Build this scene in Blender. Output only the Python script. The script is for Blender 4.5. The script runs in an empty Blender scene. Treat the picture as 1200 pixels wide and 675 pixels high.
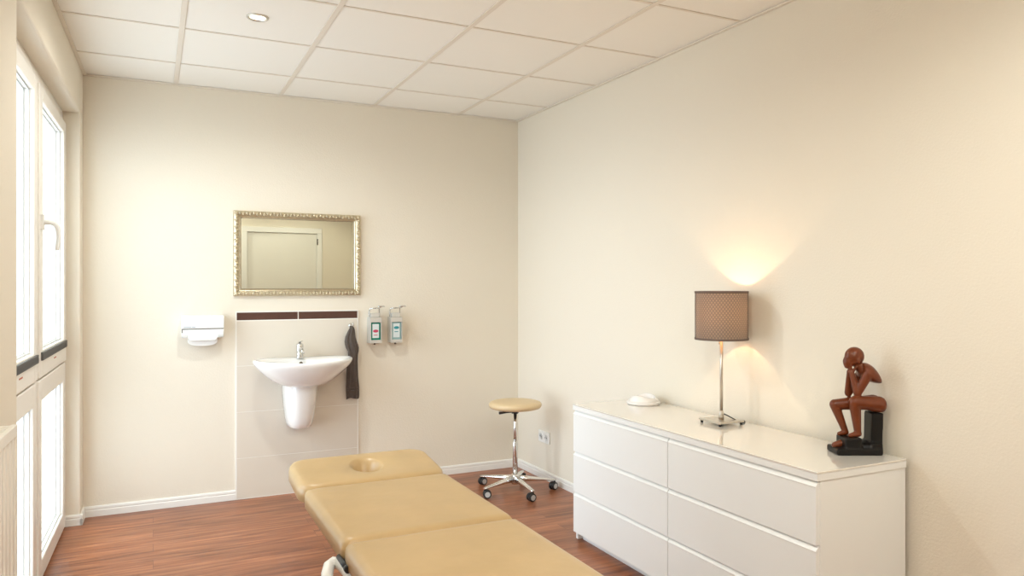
import bpy, bmesh, math, random
from mathutils import Vector, Matrix
random.seed(4)
R = math.radians; PI = math.pi
col = bpy.context.scene.collection
sc = bpy.context.scene

# ------------------------------------------------------------------ materials
def nt(name):
    m = bpy.data.materials.new(name); m.use_nodes = True
    n = m.node_tree.nodes; l = m.node_tree.links
    return m, n, l, n['Principled BSDF']
def mat(name, rgb, rough=.5, metal=0, coat=0, bump=None, emis=None, spec=None, var=None, sheen=0, trans=0):
    m, n, l, b = nt(name)
    b.inputs['Base Color'].default_value = (*rgb, 1)
    b.inputs['Roughness'].default_value = rough
    b.inputs['Metallic'].default_value = metal
    b.inputs['Coat Weight'].default_value = coat
    b.inputs['Coat Roughness'].default_value = .05
    if spec is not None: b.inputs['Specular IOR Level'].default_value = spec
    if sheen: b.inputs['Sheen Weight'].default_value = sheen
    if trans: b.inputs['Transmission Weight'].default_value = trans
    if emis:
        b.inputs['Emission Color'].default_value = (*emis[0], 1); b.inputs['Emission Strength'].default_value = emis[1]
    tc = n.new('ShaderNodeTexCoord')
    if var:   # subtle procedural colour variation: (scale, amount)
        no = n.new('ShaderNodeTexNoise'); no.inputs['Scale'].default_value = var[0]; no.inputs['Detail'].default_value = 4
        l.new(tc.outputs['Object'], no.inputs['Vector'])
        mx = n.new('ShaderNodeMix'); mx.data_type = 'RGBA'
        mx.inputs[6].default_value = (*[c*(1-var[1]) for c in rgb], 1); mx.inputs[7].default_value = (*[min(1, c*(1+var[1])) for c in rgb], 1)
        l.new(no.outputs['Fac'], mx.inputs[0]); l.new(mx.outputs[2], b.inputs['Base Color'])
    if bump:  # (scale, strength, distance)
        no = n.new('ShaderNodeTexNoise'); no.inputs['Scale'].default_value = bump[0]; no.inputs['Detail'].default_value = 3
        l.new(tc.outputs['Object'], no.inputs['Vector'])
        bp = n.new('ShaderNodeBump'); bp.inputs['Strength'].default_value = bump[1]; bp.inputs['Distance'].default_value = bump[2]
        l.new(no.outputs['Fac'], bp.inputs['Height']); l.new(bp.outputs['Normal'], b.inputs['Normal'])
    return m

M = {}
WALL = (.805, .738, .62)
M['wall'] = mat('woodchip_wall_paint', WALL, .85, bump=(110, .35, .003))
M['tile'] = mat('ceiling_tile_white', (.92, .885, .81), .9, bump=(300, .15, .001))
M['tbar'] = mat('ceiling_bar_cream', (.80, .73, .63), .55)
M['trim'] = mat('white_gloss_paint', (.86, .84, .79), .35)
M['upvc'] = mat('white_window_profile', (.85, .82, .76), .3)
M['door'] = mat('white_door_paint', (.82, .79, .72), .4)
M['rad'] = mat('radiator_enamel', (.80, .75, .67), .35)
M['dark'] = mat('dark_slot', (.05, .045, .04), .6)
M['vent'] = mat('grey_vent_plastic', (.10, .095, .09), .45)
M['walltile'] = mat('beige_wall_tile', (.73, .665, .57), .28, var=(3, .03))
M['grout'] = mat('pale_grout', (.86, .83, .77), .7)
M['browntile'] = mat('brown_border_tile', (.085, .035, .025), .3, var=(30, .25))
M['ceramic'] = mat('white_ceramic', (.88, .87, .84), .08, coat=.6)
M['plastic'] = mat('white_plastic', (.84, .83, .79), .35)
M['plastic2'] = mat('grey_white_plastic', (.62, .62, .60), .4)
M['paper'] = mat('paper_towel', (.86, .85, .82), .9)
M['blueprint'] = mat('blue_grey_print', (.25, .33, .42), .5)
M['chrome'] = mat('chrome', (.75, .75, .74), .12, 1)
M['steel'] = mat('brushed_steel', (.62, .59, .54), .3, 1)
M['soapsteel'] = mat('pale_satin_steel', (.68, .67, .63), .4, .5)
M['nickel'] = mat('brushed_nickel', (.62, .58, .52), .28, 1)
M['alu'] = mat('polished_aluminium', (.85, .85, .84), .18, 1)
M['rubber'] = mat('black_rubber', (.015, .014, .013), .5)
M['grey_rim'] = mat('grey_wheel_rim', (.55, .55, .54), .4)
M['leather'] = mat('camel_leather', (.525, .36, .175), .36, coat=.1, bump=(14, .35, .004), var=(7, .13))
M['seat'] = mat('cream_leather', (.70, .53, .31), .4, bump=(200, .1, .001), var=(3, .05))
M['white_steel'] = mat('white_powder_coat', (.85, .84, .80), .3)
M['towel'] = mat('dark_taupe_towel', (.090, .068, .055), .95, bump=(420, .6, .003), sheen=.3, var=(60, .25))
M['dresser'] = mat('white_lacquer', (.86, .865, .84), .3)
M['glasstop'] = mat('white_backed_glass_top', (.80, .755, .68), .05, coat=.8)
M['wood_red'] = mat('red_brown_carved_wood', (.15, .034, .0095), .32, spec=.35, coat=.12, var=(28, .4))
M['wood_black'] = mat('black_stained_wood', (.007, .006, .0055), .35, spec=.25, var=(30, .3))
M['mirror'] = mat('mirror_silver', (.61, .615, .53), .01, 1)
M['gilt'] = mat('champagne_gilt', (.60, .52, .37), .33, .85, bump=(90, .4, .004), var=(70, .3))
M['giltdark'] = mat('antique_gilt_inner', (.36, .31, .23), .4, .8)
M['greenliq'] = mat('green_bottle', (.01, .22, .15), .2)
M['tealliq'] = mat('pale_teal_bottle', (.30, .46, .46), .2)
M['label'] = mat('white_label', (.70, .76, .76), .5)
M['pink'] = mat('crimson_print', (.55, .06, .12), .5)
M['teal'] = mat('teal_print', (.02, .28, .32), .5)
M['shadeline'] = mat('shade_hem_fabric', (.16, .11, .085), .8)
M['bulb'] = mat('warm_glass_bulb', (1, .8, .55), .4, emis=((1, .66, .34), 12))
def bulb_mat():
    m, n, l, b = nt('clear_glowing_bulb'); n.remove(b)
    t = n.new('ShaderNodeBsdfTransparent'); e = n.new('ShaderNodeEmission'); e.inputs[0].default_value = (1, .72, .42, 1); e.inputs[1].default_value = 9
    mx = n.new('ShaderNodeMixShader'); mx.inputs[0].default_value = .25
    l.new(t.outputs[0], mx.inputs[1]); l.new(e.outputs[0], mx.inputs[2]); l.new(mx.outputs[0], n['Material Output'].inputs[0])
    return m
M['bulb'] = bulb_mat()
M['spotlens'] = mat('downlight_lens', (1, .9, .75), .4, emis=((1, .88, .68), 2.2))
M['bowl'] = mat('glazed_porcelain', (.86, .82, .78), .25)
M['handle_dark'] = mat('dark_hinge', (.12, .10, .08), .4, .6)
M['redmark'] = mat('red_print', (.5, .12, .06), .6)

# floor: wood planks running parallel to the back wall
def floor_mat():
    m, n, l, b = nt('red_brown_laminate')
    tc = n.new('ShaderNodeTexCoord')
    br = n.new('ShaderNodeTexBrick')
    br.inputs['Scale'].default_value = 1; br.inputs['Brick Width'].default_value = 1.28; br.inputs['Row Height'].default_value = .128
    br.inputs['Mortar Size'].default_value = .0012; br.inputs['Mortar Smooth'].default_value = .2; br.offset = .37
    br.inputs['Color1'].default_value = (.0, 0, 0, 1); br.inputs['Color2'].default_value = (1, 1, 1, 1); br.inputs['Mortar'].default_value = (.5, .5, .5, 1)
    l.new(tc.outputs['Object'], br.inputs['Vector'])
    mp = n.new('ShaderNodeMapping'); mp.inputs['Scale'].default_value = (1.6, 22, 1)
    l.new(tc.outputs['Object'], mp.inputs['Vector'])
    ad = n.new('ShaderNodeVectorMath'); ad.operation = 'ADD'
    l.new(mp.outputs[0], ad.inputs[0]); l.new(br.outputs['Color'], ad.inputs[1])
    no = n.new('ShaderNodeTexNoise'); no.inputs['Scale'].default_value = 1.6; no.inputs['Detail'].default_value = 7; no.inputs['Distortion'].default_value = .6
    l.new(ad.outputs[0], no.inputs['Vector'])
    n2 = n.new('ShaderNodeTexNoise'); n2.inputs['Scale'].default_value = 2.2; n2.inputs['Detail'].default_value = 2
    mp2 = n.new('ShaderNodeMapping'); mp2.inputs['Scale'].default_value = (.8, 3, 1)
    l.new(tc.outputs['Object'], mp2.inputs['Vector']); l.new(mp2.outputs[0], n2.inputs['Vector'])
    cr = n.new('ShaderNodeValToRGB'); e = cr.color_ramp.elements
    e[0].position = .28; e[0].color = (.17, .054, .023, 1); e[1].position = .72; e[1].color = (.47, .190, .085, 1)
    k = e.new(.5); k.color = (.31, .110, .047, 1)
    l.new(no.outputs['Fac'], cr.inputs[0])
    mx = n.new('ShaderNodeMix'); mx.data_type = 'RGBA'; mx.blend_type = 'MULTIPLY'; mx.inputs[0].default_value = .55
    l.new(cr.outputs[0], mx.inputs[6])
    cr2 = n.new('ShaderNodeValToRGB'); cr2.color_ramp.elements[0].position = .3; cr2.color_ramp.elements[0].color = (.6, .6, .62, 1); cr2.color_ramp.elements[1].position = .7; cr2.color_ramp.elements[1].color = (1.25, 1.2, 1.15, 1)
    l.new(n2.outputs['Fac'], cr2.inputs[0]); l.new(cr2.outputs[0], mx.inputs[7])
    m3 = n.new('ShaderNodeMix'); m3.data_type = 'RGBA'; m3.blend_type = 'MIX'
    l.new(br.outputs['Fac'], m3.inputs[0]); l.new(mx.outputs[2], m3.inputs[6]); m3.inputs[7].default_value = (.16, .06, .035, 1)
    l.new(m3.outputs[2], b.inputs['Base Color'])
    b.inputs['Roughness'].default_value = .33; b.inputs['Specular IOR Level'].default_value = .45
    bp = n.new('ShaderNodeBump'); bp.inputs['Strength'].default_value = .12; bp.inputs['Distance'].default_value = .002
    l.new(no.outputs['Fac'], bp.inputs['Height']); l.new(bp.outputs['Normal'], b.inputs['Normal'])
    return m
M['floor'] = floor_mat()

def glass_mat():
    m, n, l, b = nt('window_glass'); n.remove(b)
    out = n['Material Output']
    tr = n.new('ShaderNodeBsdfTransparent'); tr.inputs[0].default_value = (.96, .975, .97, 1)
    gl = n.new('ShaderNodeBsdfGlossy'); gl.inputs['Roughness'].default_value = .01; gl.inputs[0].default_value = (.72, .86, .83, 1)
    fr = n.new('ShaderNodeFresnel'); fr.inputs[0].default_value = 1.45
    mx = n.new('ShaderNodeMixShader')
    # reflect at the outer skin of the pane only; the back skin lets the straight ray out
    ge = n.new('ShaderNodeNewGeometry'); inv = n.new('ShaderNodeMath'); inv.operation = 'SUBTRACT'; inv.inputs[0].default_value = 1
    l.new(ge.outputs['Backfacing'], inv.inputs[1])
    mm = n.new('ShaderNodeMath'); mm.operation = 'MULTIPLY'; l.new(fr.outputs[0], mm.inputs[0]); l.new(inv.outputs[0], mm.inputs[1])
    l.new(mm.outputs[0], mx.inputs[0]); l.new(tr.outputs[0], mx.inputs[1]); l.new(gl.outputs[0], mx.inputs[2]); l.new(mx.outputs[0], out.inputs[0])
    return m
M['glass'] = glass_mat()

def shade_mat():   # woven shade pierced with staggered slots
    m, n, l, b = nt('pierced_taupe_shade')
    uv = n.new('ShaderNodeUVMap')
    br = n.new('ShaderNodeTexBrick'); br.inputs['Scale'].default_value = 1
    br.inputs['Brick Width'].default_value = 1/52; br.inputs['Row Height'].default_value = 1/24; br.offset = .5
    br.inputs['Mortar Size'].default_value = .0056; br.inputs['Mortar Smooth'].default_value = .25
    l.new(uv.outputs[0], br.inputs['Vector'])
    b.inputs['Base Color'].default_value = (.25, .195, .16, 1); b.inputs['Roughness'].default_value = .8
    tr = n.new('ShaderNodeBsdfTransparent')
    mx = n.new('ShaderNodeMixShader'); out = n['Material Output']
    # Fac = 1 on the mortar (cloth), 0 in the slots
    l.new(br.outputs['Fac'], mx.inputs[0]); l.new(tr.outputs[0], mx.inputs[1]); l.new(b.outputs[0], mx.inputs[2]); l.new(mx.outputs[0], out.inputs[0])
    return m
M['shade'] = shade_mat()
def liner_mat():
    m, n, l, b = nt('translucent_liner'); n.remove(b)
    d = n.new('ShaderNodeBsdfDiffuse'); d.inputs[0].default_value = (.40, .31, .24, 1)
    t = n.new('ShaderNodeBsdfTranslucent'); t.inputs[0].default_value = (.62, .42, .26, 1)
    mx = n.new('ShaderNodeMixShader'); mx.inputs[0].default_value = .09
    l.new(d.outputs[0], mx.inputs[1]); l.new(t.outputs[0], mx.inputs[2]); l.new(mx.outputs[0], n['Material Output'].inputs[0])
    return m
M['liner'] = liner_mat()

# ------------------------------------------------------------------ mesh helpers
def bm_new(): return bmesh.new()
def box(bm, x0, y0, z0, x1, y1, z1, mi=0, mtx=None):
    vs = [bm.verts.new(p) for p in ((x0,y0,z0),(x1,y0,z0),(x1,y1,z0),(x0,y1,z0),(x0,y0,z1),(x1,y0,z1),(x1,y1,z1),(x0,y1,z1))]
    if mtx is not None:
        for v in vs: v.co = mtx @ v.co
    for f in ((3,2,1,0),(4,5,6,7),(0,1,5,4),(1,2,6,5),(2,3,7,6),(3,0,4,7)):
        bm.faces.new([vs[i] for i in f]).material_index = mi
    return vs
def loft(bm, rings, close=True, cap0=True, cap1=True, mi=0, smooth=True):
    rr = [[bm.verts.new(p) for p in r] for r in rings]
    n = len(rings[0])
    for a, b in zip(rr, rr[1:]):
        for i in range(n if close else n-1):
            j = (i+1) % n
            f = bm.faces.new((a[i], a[j], b[j], b[i])); f.smooth = smooth; f.material_index = mi
    if cap0: f = bm.faces.new(rr[0][::-1]); f.material_index = mi
    if cap1: f = bm.faces.new(rr[-1]); f.material_index = mi
    return rr
def lathe(bm, prof, c=(0,0,0), n=40, mi=0, cap=True, mtx=None):
    rings = []
    for r, z in prof:
        rg = [Vector((c[0]+r*math.cos(2*PI*i/n), c[1]+r*math.sin(2*PI*i/n), c[2]+z)) for i in range(n)]
        if mtx is not None: rg = [mtx @ p for p in rg]
        rings.append(rg)
    loft(bm, rings, True, cap, cap, mi)
def tube(bm, pts, r, n=12, mi=0):
    pts = [Vector(p) for p in pts]; rad = r if isinstance(r, (list, tuple)) else [r]*len(pts)
    rings = []; up = None
    for i, p in enumerate(pts):
        t = (pts[min(i+1, len(pts)-1)] - pts[max(i-1, 0)]).normalized()
        if up is None:
            up = Vector((0,0,1)) if abs(t.z) < .9 else Vector((1,0,0))
        s = t.cross(up).normalized(); up = s.cross(t).normalized()
        rings.append([p + (s*math.cos(2*PI*k/n) + up*math.sin(2*PI*k/n))*rad[i] for k in range(n)])
    loft(bm, rings, True, True, True, mi)
def ell(bm, c, r, n=16, rot=None, mi=0):
    ret = bmesh.ops.create_uvsphere(bm, u_segments=n, v_segments=max(8, n*2//3), radius=1)
    for v in ret['verts']:
        p = Vector((v.co.x*r[0], v.co.y*r[1], v.co.z*r[2]))
        if rot is not None: p = rot @ p
        v.co = p + Vector(c)
    for v in ret['verts']:
        for f in v.link_faces: f.smooth = True; f.material_index = mi
def capsule(bm, a, b, ra, rb, n=16):
    a = Vector(a); b = Vector(b); d = b-a; L = d.length; k = 5
    pts = []; rad = []
    u = d/L
    for i in range(k+1):
        th = PI/2*(1-i/k); pts.append(a-u*ra*math.sin(th)); rad.append(max(ra*math.cos(th), ra*.05))
    for i in range(1, k+1):
        th = PI/2*i/k; pts.append(b+u*rb*math.sin(th)); rad.append(max(rb*math.cos(th), rb*.05))
    tube(bm, pts, rad, n)
def bez(p0, p1, p2, p3, n=12):
    p0, p1, p2, p3 = map(Vector, (p0, p1, p2, p3))
    return [(1-t)**3*p0+3*(1-t)**2*t*p1+3*(1-t)*t*t*p2+t**3*p3 for t in [i/n for i in range(n+1)]]
def fin(name, bm, mats, parent=None, bevel=0, bseg=2, smooth=None, kind=None, loc=None, rotz=0, sub=0):
    bmesh.ops.recalc_face_normals(bm, faces=bm.faces[:])
    me = bpy.data.meshes.new(name); bm.to_mesh(me); bm.free()
    for m in (mats if isinstance(mats, (list, tuple)) else [mats]): me.materials.append(m)
    o = bpy.data.objects.new(name, me); col.objects.link(o)
    if smooth: 
        for p in me.polygons: p.use_smooth = True
    if bevel:
        b = o.modifiers.new('bevel', 'BEVEL'); b.width = bevel; b.segments = bseg; b.limit_method = 'ANGLE'; b.angle_limit = R(40)
    if sub:
        s = o.modifiers.new('sub', 'SUBSURF'); s.levels = sub; s.render_levels = sub
    if parent: o.parent = parent
    if kind: o['kind'] = kind
    if loc: o.location = loc
    if rotz: o.rotation_euler = (0, 0, rotz)
    return o
def thing(name, label, cat, loc=(0,0,0), rotz=0, group=None):
    o = bpy.data.objects.new(name, None); col.objects.link(o); o.empty_display_size = .1
    o.location = loc; o.rotation_euler = (0, 0, rotz); o['label'] = label; o['category'] = cat
    if group: o['group'] = group
    return o
def tag(o, label, cat, group=None):
    o['label'] = label; o['category'] = cat
    if group: o['group'] = group
    return o

# ------------------------------------------------------------------ room dimensions
XL, XR, YB, YN, H = -.372, 2.487, 5.03, -.42, 2.61
AL, AR = -.01934, .010            # the side walls are not quite square to the back wall
LC = (XL, YB, 0); RC = (XR, YB, 0)
LEN = YB - YN + .2

# floor
b = bm_new()
v_ = box(b, XL-.10, YN-.3, -.06, XR+.45, YB+.3, 0)
for q in (v_[0], v_[4]): q.co.x = XL-.20
fl = fin('floor', b, M['floor'], kind='structure')
# back wall
b = bm_new(); box(b, -1.0, YB, -.05, XR+.4, YB+.25, H+.1)
fin('wall_back', b, M['wall'], kind='structure')
# right wall
b = bm_new(); box(b, 0, -LEN, -.05, .25, 0.0, H+.1)
fin('wall_right', b, M['wall'], kind='structure', loc=RC, rotz=AR)
# left wall with the window opening (local: x = -off, y = -t)
T0, T1, SOF, OFF = .145, 2.06, 2.352, .165
def left_box(b, o0, o1, t0, t1, z0, z1, mi=0): return box(b, -o1, -t1, z0, -o0, -t0, z1, mi)
b = bm_new()
left_box(b, 0, OFF, -.0, T0, -.05, H+.1)
left_box(b, 0, OFF, T1, LEN, -.05, H+.1)
left_box(b, 0, OFF, T0-.001, T1+.001, SOF, H+.1)
fin('wall_left', b, M['wall'], kind='structure', loc=LC, rotz=AL, bevel=.012, bseg=3)
# near wall with door
DX0, DX1, DZ = 1.12, 2.06, 2.10
b = bm_new()
box(b, -1.0, YN-.2, -.05, DX0, YN, H+.1); box(b, DX1, YN-.2, -.05, XR+.4, YN, H+.1); box(b, DX0, YN-.2, DZ, DX1, YN, H+.1)
fin('wall_near', b, M['wall'], kind='structure')
door = bpy.data.objects.new('door_1', None); col.objects.link(door); door['kind'] = 'structure'
b = bm_new(); box(b, DX0+.012, YN-.055, .008, DX1-.012, YN-.012, DZ-.012)
dl = fin('door_leaf', b, M['door'], door, bevel=.004)
b = bm_new()
for a in ((DX0-.06, DX0+.01), (DX1-.01, DX1+.06)): box(b, a[0], YN-.16, 0, a[1], YN+.016, DZ-.01)
box(b, DX0-.06, YN-.16, DZ-.01, DX1+.06, YN+.016, DZ+.06)
fin('door_frame', b, M['trim'], door, bevel=.004)
for z in (.25, 1.93):
    b = bm_new(); lathe(b, [(.009, 0), (.009, .085)], (DX1-.004, YN+.012, z), 12)
    fin('hinge', b, M['handle_dark'], door)
b = bm_new(); lathe(b, [(.025, 0), (.025, .01)], (0, 0, 0), 24, mtx=Matrix.Translation((DX0+.07, YN-.012, 1.05)) @ Matrix.Rotation(R(-90), 4, 'X'))
tube(b, [(DX0+.07, YN-.012, 1.05), (DX0+.07, YN+.04, 1.05), (DX0+.08, YN+.05, 1.05), (DX0+.19, YN+.05, 1.05)], .009)
fin('door_handle', b, M['steel'], door)

# ------------------------------------------------------------------ ceiling (mineral tiles laid in a bar grid)
LX = [2.0005-.625*k for k in range(-1, 6)]; LY = [4.5537-.625*k for k in range(-1, 10)]
b = bm_new()
for i in range(len(LX)-1):
    for j in range(len(LY)-1):
        box(b, LX[i+1]+.004, LY[j+1]+.004, H+.005, LX[i]-.004, LY[j]-.004, H+.02)
box(b, -1.3, YN-.3, H+.02, XR+.5, YB+.4, H+.06)
fin('ceiling', b, M['tile'], kind='structure')
b = bm_new()
for x in LX[1:]: box(b, x-.013, YN-.2, H, x+.013, YB+.02, H+.0045)
fin('trim_1', b, M['tbar'], kind='structure', bevel=.0012)
b = bm_new()
for y in LY[1:]: box(b, XL-.2, y-.0075, H+.001, XR+.1, y+.0075, H+.0048)
fin('trim_2', b, M['tbar'], kind='structure', bevel=.001)
# edge angles
b = bm_new(); box(b, XL, YB-.016, H-.005, XR, YB-.001, H+.003); fin('trim_3', b, M['tbar'], kind='structure')
b = bm_new(); box(b, -.018, -LEN+.2, H-.005, -.001, -.015, H+.003); fin('trim_4', b, M['tbar'], kind='structure', loc=RC, rotz=AR)
b = bm_new(); box(b, .001, -LEN+.2, H-.005, .018, -.015, H+.003); fin('trim_5', b, M['tbar'], kind='structure', loc=LC, rotz=AL)

# ------------------------------------------------------------------ baseboards
def bb_profile(b, p0, p1, nrm):   # extruded board with a groove, back on the wall line p0->p1
    prof = [(0, 0), (.012, 0), (.012, .036), (.0095, .039), (.0095, .042), (.011, .045), (.0105, .054), (.007, .060), (0, .062)]
    rings = []
    for p in (p0, p1):
        rings.append([Vector((p[0]+nrm[0]*d, p[1]+nrm[1]*d, z)) for d, z in prof])
    loft(b, rings, True, True, True, smooth=False)
b = bm_new(); bb_profile(b, (XL, YB), (.472, YB), (0, -1)); bb_profile(b, (1.264, YB), (XR-.012, YB), (0, -1))
fin('baseboard_back', b, M['trim'], kind='structure')
b = bm_new(); bb_profile(b, (0, -.0), (0, -LEN+.2), (-1, 0))
fin('baseboard_right', b, M['trim'], kind='structure', loc=RC, rotz=AR)
b = bm_new(); bb_profile(b, (0, -.013), (0, -T0-.012), (1, 0)); bb_profile(b, (.012, -T0), (-.078, -T0), (0, -1)); bb_profile(b, (0, -T1), (0, -LEN+.2), (1, 0))
fin('baseboard_left', b, M['trim'], kind='structure', loc=LC, rotz=AL)

# ------------------------------------------------------------------ windows
def frame_ring(b, o0, o1, t0, t1, z0, z1, w):
    left_box(b, o0, o1, t0, t0+w, z0, z1); left_box(b, o0, o1, t1-w, t1, z0, z1)
    left_box(b, o0, o1, t0+w, t1-w, z0, z0+w); left_box(b, o0, o1, t0+w, t1-w, z1-w, z1)
TM = 1.13
def gasket(b, t0, t1, z0, z1):   # glazing bead with a grey seal between two steps
    w = .006
    for o0, o1 in ((.086, .090), (.106, .1115)):
        left_box(b, o0, o1, t0-.002, t0+w, z0, z1); left_box(b, o0, o1, t1-w, t1+.002, z0, z1)
        left_box(b, o0, o1, t0+w, t1-w, z0-.002, z0+w); left_box(b, o0, o1, t0+w, t1-w, z1-w, z1+.002)
def window(n, t0, t1, handle):
    w = bpy.data.objects.new('window_%d' % n, None); col.objects.link(w); w['kind'] = 'structure'
    w.location = LC; w.rotation_euler = (0, 0, AL)
    b = bm_new(); a = .05
    left_box(b, .085, .155, t0, t0+a, 0, SOF); left_box(b, .085, .155, t1-a, t1, 0, SOF)
    left_box(b, .085, .155, t0+a, t1-a, 0, .06); left_box(b, .085, .155, t0+a, t1-a, SOF-.09, SOF); left_box(b, .085, .155, t0+a, t1-a, .90, .97)
    fin('window_frame', b, M['upvc'], w, bevel=.004)
    # upper opening sash
    b = bm_new(); s0, s1, z0, z1 = t0+.03, t1-.03, .945, SOF-.07
    left_box(b, .066, .135, s0, s0+.085, z0, z1); left_box(b, .066, .135, s1-.085, s1, z0, z1)
    left_box(b, .066, .135, s0+.085, s1-.085, z0, z0+.125); left_box(b, .066, .135, s0+.085, s1-.085, z1-.065, z1)
    sash = fin('upper_sash', b, M['upvc'], w, bevel=.006, bseg=3)
    b = bm_new(); left_box(b, .112, .118, s0+.075, s1-.075, z0+.11, z1-.055); fin('glass_pane', b, M['glass'], sash)
    b = bm_new(); left_box(b, .058, .068, s0+.03, s1-.03, 1.025, 1.062)
    for k in range(11): left_box(b, .056, .058, s0+.03, s1-.03, 1.028+k*.003, 1.0292+k*.003)
    fin('vent_strip', b, M['vent'], sash)
    b = bm_new(); gasket(b, s0+.085, s1-.085, z0+.125, z1-.065); fin('gasket', b, M['plastic2'], sash)
    b = bm_new(); left_box(b, .0645, .066, (s0+s1)/2-.05, (s0+s1)/2+.02, .998, 1.004); fin('maker_mark', b, M['redmark'], sash)
    # lower fixed light
    b = bm_new(); z0, z1 = .012, .935
    left_box(b, .070, .135, s0, s0+.085, z0, z1); left_box(b, .070, .135, s1-.085, s1, z0, z1)
    left_box(b, .070, .135, s0+.085, s1-.085, z0, z0+.09); left_box(b, .070, .135, s0+.085, s1-.085, z1-.10, z1)
    ls = fin('lower_sash', b, M['upvc'], w, bevel=.006, bseg=3)
    b = bm_new(); left_box(b, .112, .118, s0+.075, s1-.075, z0+.08, z1-.09); fin('glass_pane', b, M['glass'], ls)
    b = bm_new(); gasket(b, s0+.085, s1-.085, z0+.09, z1-.10); fin('gasket', b, M['plastic2'], ls)
    if handle:
        th = s1-.035; zc = 1.655
        b = bm_new(); left_box(b, .054, .067, th-.016, th+.016, zc-.035, zc+.035)
        # neck out of the rosette, then a bowed grip hanging down
        pts = [(-.056, -th, zc), (-.030, -th, zc), (-.014, -th, zc-.004), (-.004, -th+.012, zc-.022), (.0, -th+.022, zc-.055), (-.002, -th+.026, zc-.09), (-.008, -th+.026, zc-.125)]
        tube(b, pts, [.012, .012, .012, .011, .010, .0095, .009], 12)
        fin('window_handle', b, M['plastic'], sash, bevel=.002)
    return w
window(1, T0, TM, True)
window(2, TM, T1-.02, False)
# sill strip outside keeps the reveal closed
b = bm_new(); left_box(b, .08, .22, T0, T1, -.05, 0.004); fin('trim_6', b, M['trim'], kind='structure', loc=LC, rotz=AL)

# ------------------------------------------------------------------ radiator
rad = thing('radiator', 'ribbed cream panel radiator with slotted top grille below the wall left of the window', 'radiator', (XL, YB, 0), AL)
ry0, ry1, rz0, rz1 = -4.1, -2.685, .13, 1.0
b = bm_new()
npitch = 30; step = (ry1-.02-ry0)/npitch
prof = []
for k in range(npitch):
    y = ry0+.01+k*step
    prof += [(.098, y), (.098, y+step*.45), (.091, y+step*.6), (.091, y+step*.85)]
prof.append((.098, ry1-.01)); 
rings = [[Vector((x, y, z)) for x, y in prof]+[Vector((.08, ry1-.01, z)), Vector((.08, ry0+.01, z))] for z in (rz0, rz1-.025)]
loft(b, rings, True, True, True, smooth=False)
fin('front_panel', b, M['rad'], rad)
b = bm_new(); box(b, .035, ry0+.01, rz0, .045, ry1-.01, rz1-.03); fin('back_panel', b, M['rad'], rad)
b = bm_new(); box(b, .032, ry1-.012, rz0+.01, .10, ry1, rz1-.004); fin('side_cover', b, M['rad'], rad, bevel=.003)
b = bm_new(); box(b, .032, ry0, rz0+.01, .10, ry0+.012, rz1-.004); fin('side_cover', b, M['rad'], rad, bevel=.003)
b = bm_new(); box(b, .030, ry0+.012, rz1-.03, .037, ry1-.012, rz1); box(b, .088, ry0+.012, rz1-.03, .102, ry1-.012, rz1)
k = ry0+.02
while k < ry1-.03: box(b, .036, k, rz1-.006, .089, k+.012, rz1-.001); k += .03
fin('top_grille', b, M['rad'], rad, bevel=.002)
for yy in (ry1-.2, ry0+.2):
    b = bm_new(); tube(b, [(.035, yy, .5), (.0, yy, .5)], .01); fin('wall_bracket', b, M['trim'], rad)
for yy in (ry1-.1, ry1-.15):
    b = bm_new(); tube(b, [(.065, yy, .14), (.065, yy, .001)], .009); fin('pipe', b, M['trim'], rad)

# ------------------------------------------------------------------ tiled splashback
PX0, PX1 = .478, 1.258; PT = 1.198
b = bm_new(); box(b, PX0-.006, YB-.0112, 0.0, PX1+.006, YB, PT+.004)
sp = fin('tiled_splashback', b, M['grout']); tag(sp, 'tall beige tiled wall panel topped by a brown border behind the washbasin', 'tiles')
rows = [.004, .262, .557, .852, 1.140]
b = bm_new()
for z0, z1 in zip(rows, rows[1:]): box(b, PX0+.002, YB-.012, z0+.0012, PX1-.002, YB-.005, z1-.0012)
fin('wall_tile', b, M['walltile'], sp, bevel=.0012)
b = bm_new(); xm = .862
box(b, PX0+.002, YB-.013, 1.1455, xm-.003, YB-.005, 1.194); box(b, xm+.003, YB-.013, 1.1455, PX1-.002, YB-.005, 1.194)
fin('border_tile', b, M['browntile'], sp, bevel=.001)['label'] = 'dark brown border strip'

# ------------------------------------------------------------------ washbasin
SX = .862
wb = thing('washbasin', 'white oval wall-hung washbasin with half pedestal in front of the beige tiles', 'washbasin', (SX, YB-.0128, 0))
ctrl = []
# outline, local: y = 0 at wall, negative into the room
def outline(n=96):
    pts = []
    for i in range(n):
        th = 2*PI*i/n; c, s_ = math.cos(th), math.sin(th)
        if s_ <= 0:
            x = .308*(abs(c)**.92)*(1 if c >= 0 else -1); y = -.19+.255*(-(abs(s_)**1.0))
        else:
            x = .308*(abs(c)**.40)*(1 if c >= 0 else -1)*(1-.22*s_**1.2) ; y = -.19+.19*min(1, s_**.9*1.0)
        pts.append((x, y))
    return pts
OUT = outline()
RZ = .893
def ring(sx, sy, z, cx=0, cy=-.19, tilt=0, pts=OUT): 
    return [Vector((cx+(x)*sx, min(0, cy+(y+.19)*sy), z+tilt*(x*x)/.095)) for x, y in pts]
def ering(rx, ry, z, cy=-.235, n=96):
    return [Vector((rx*math.cos(2*PI*i/n), cy+ry*math.sin(2*PI*i/n), z)) for i in range(n)]
b = bm_new()
rings = []
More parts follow.
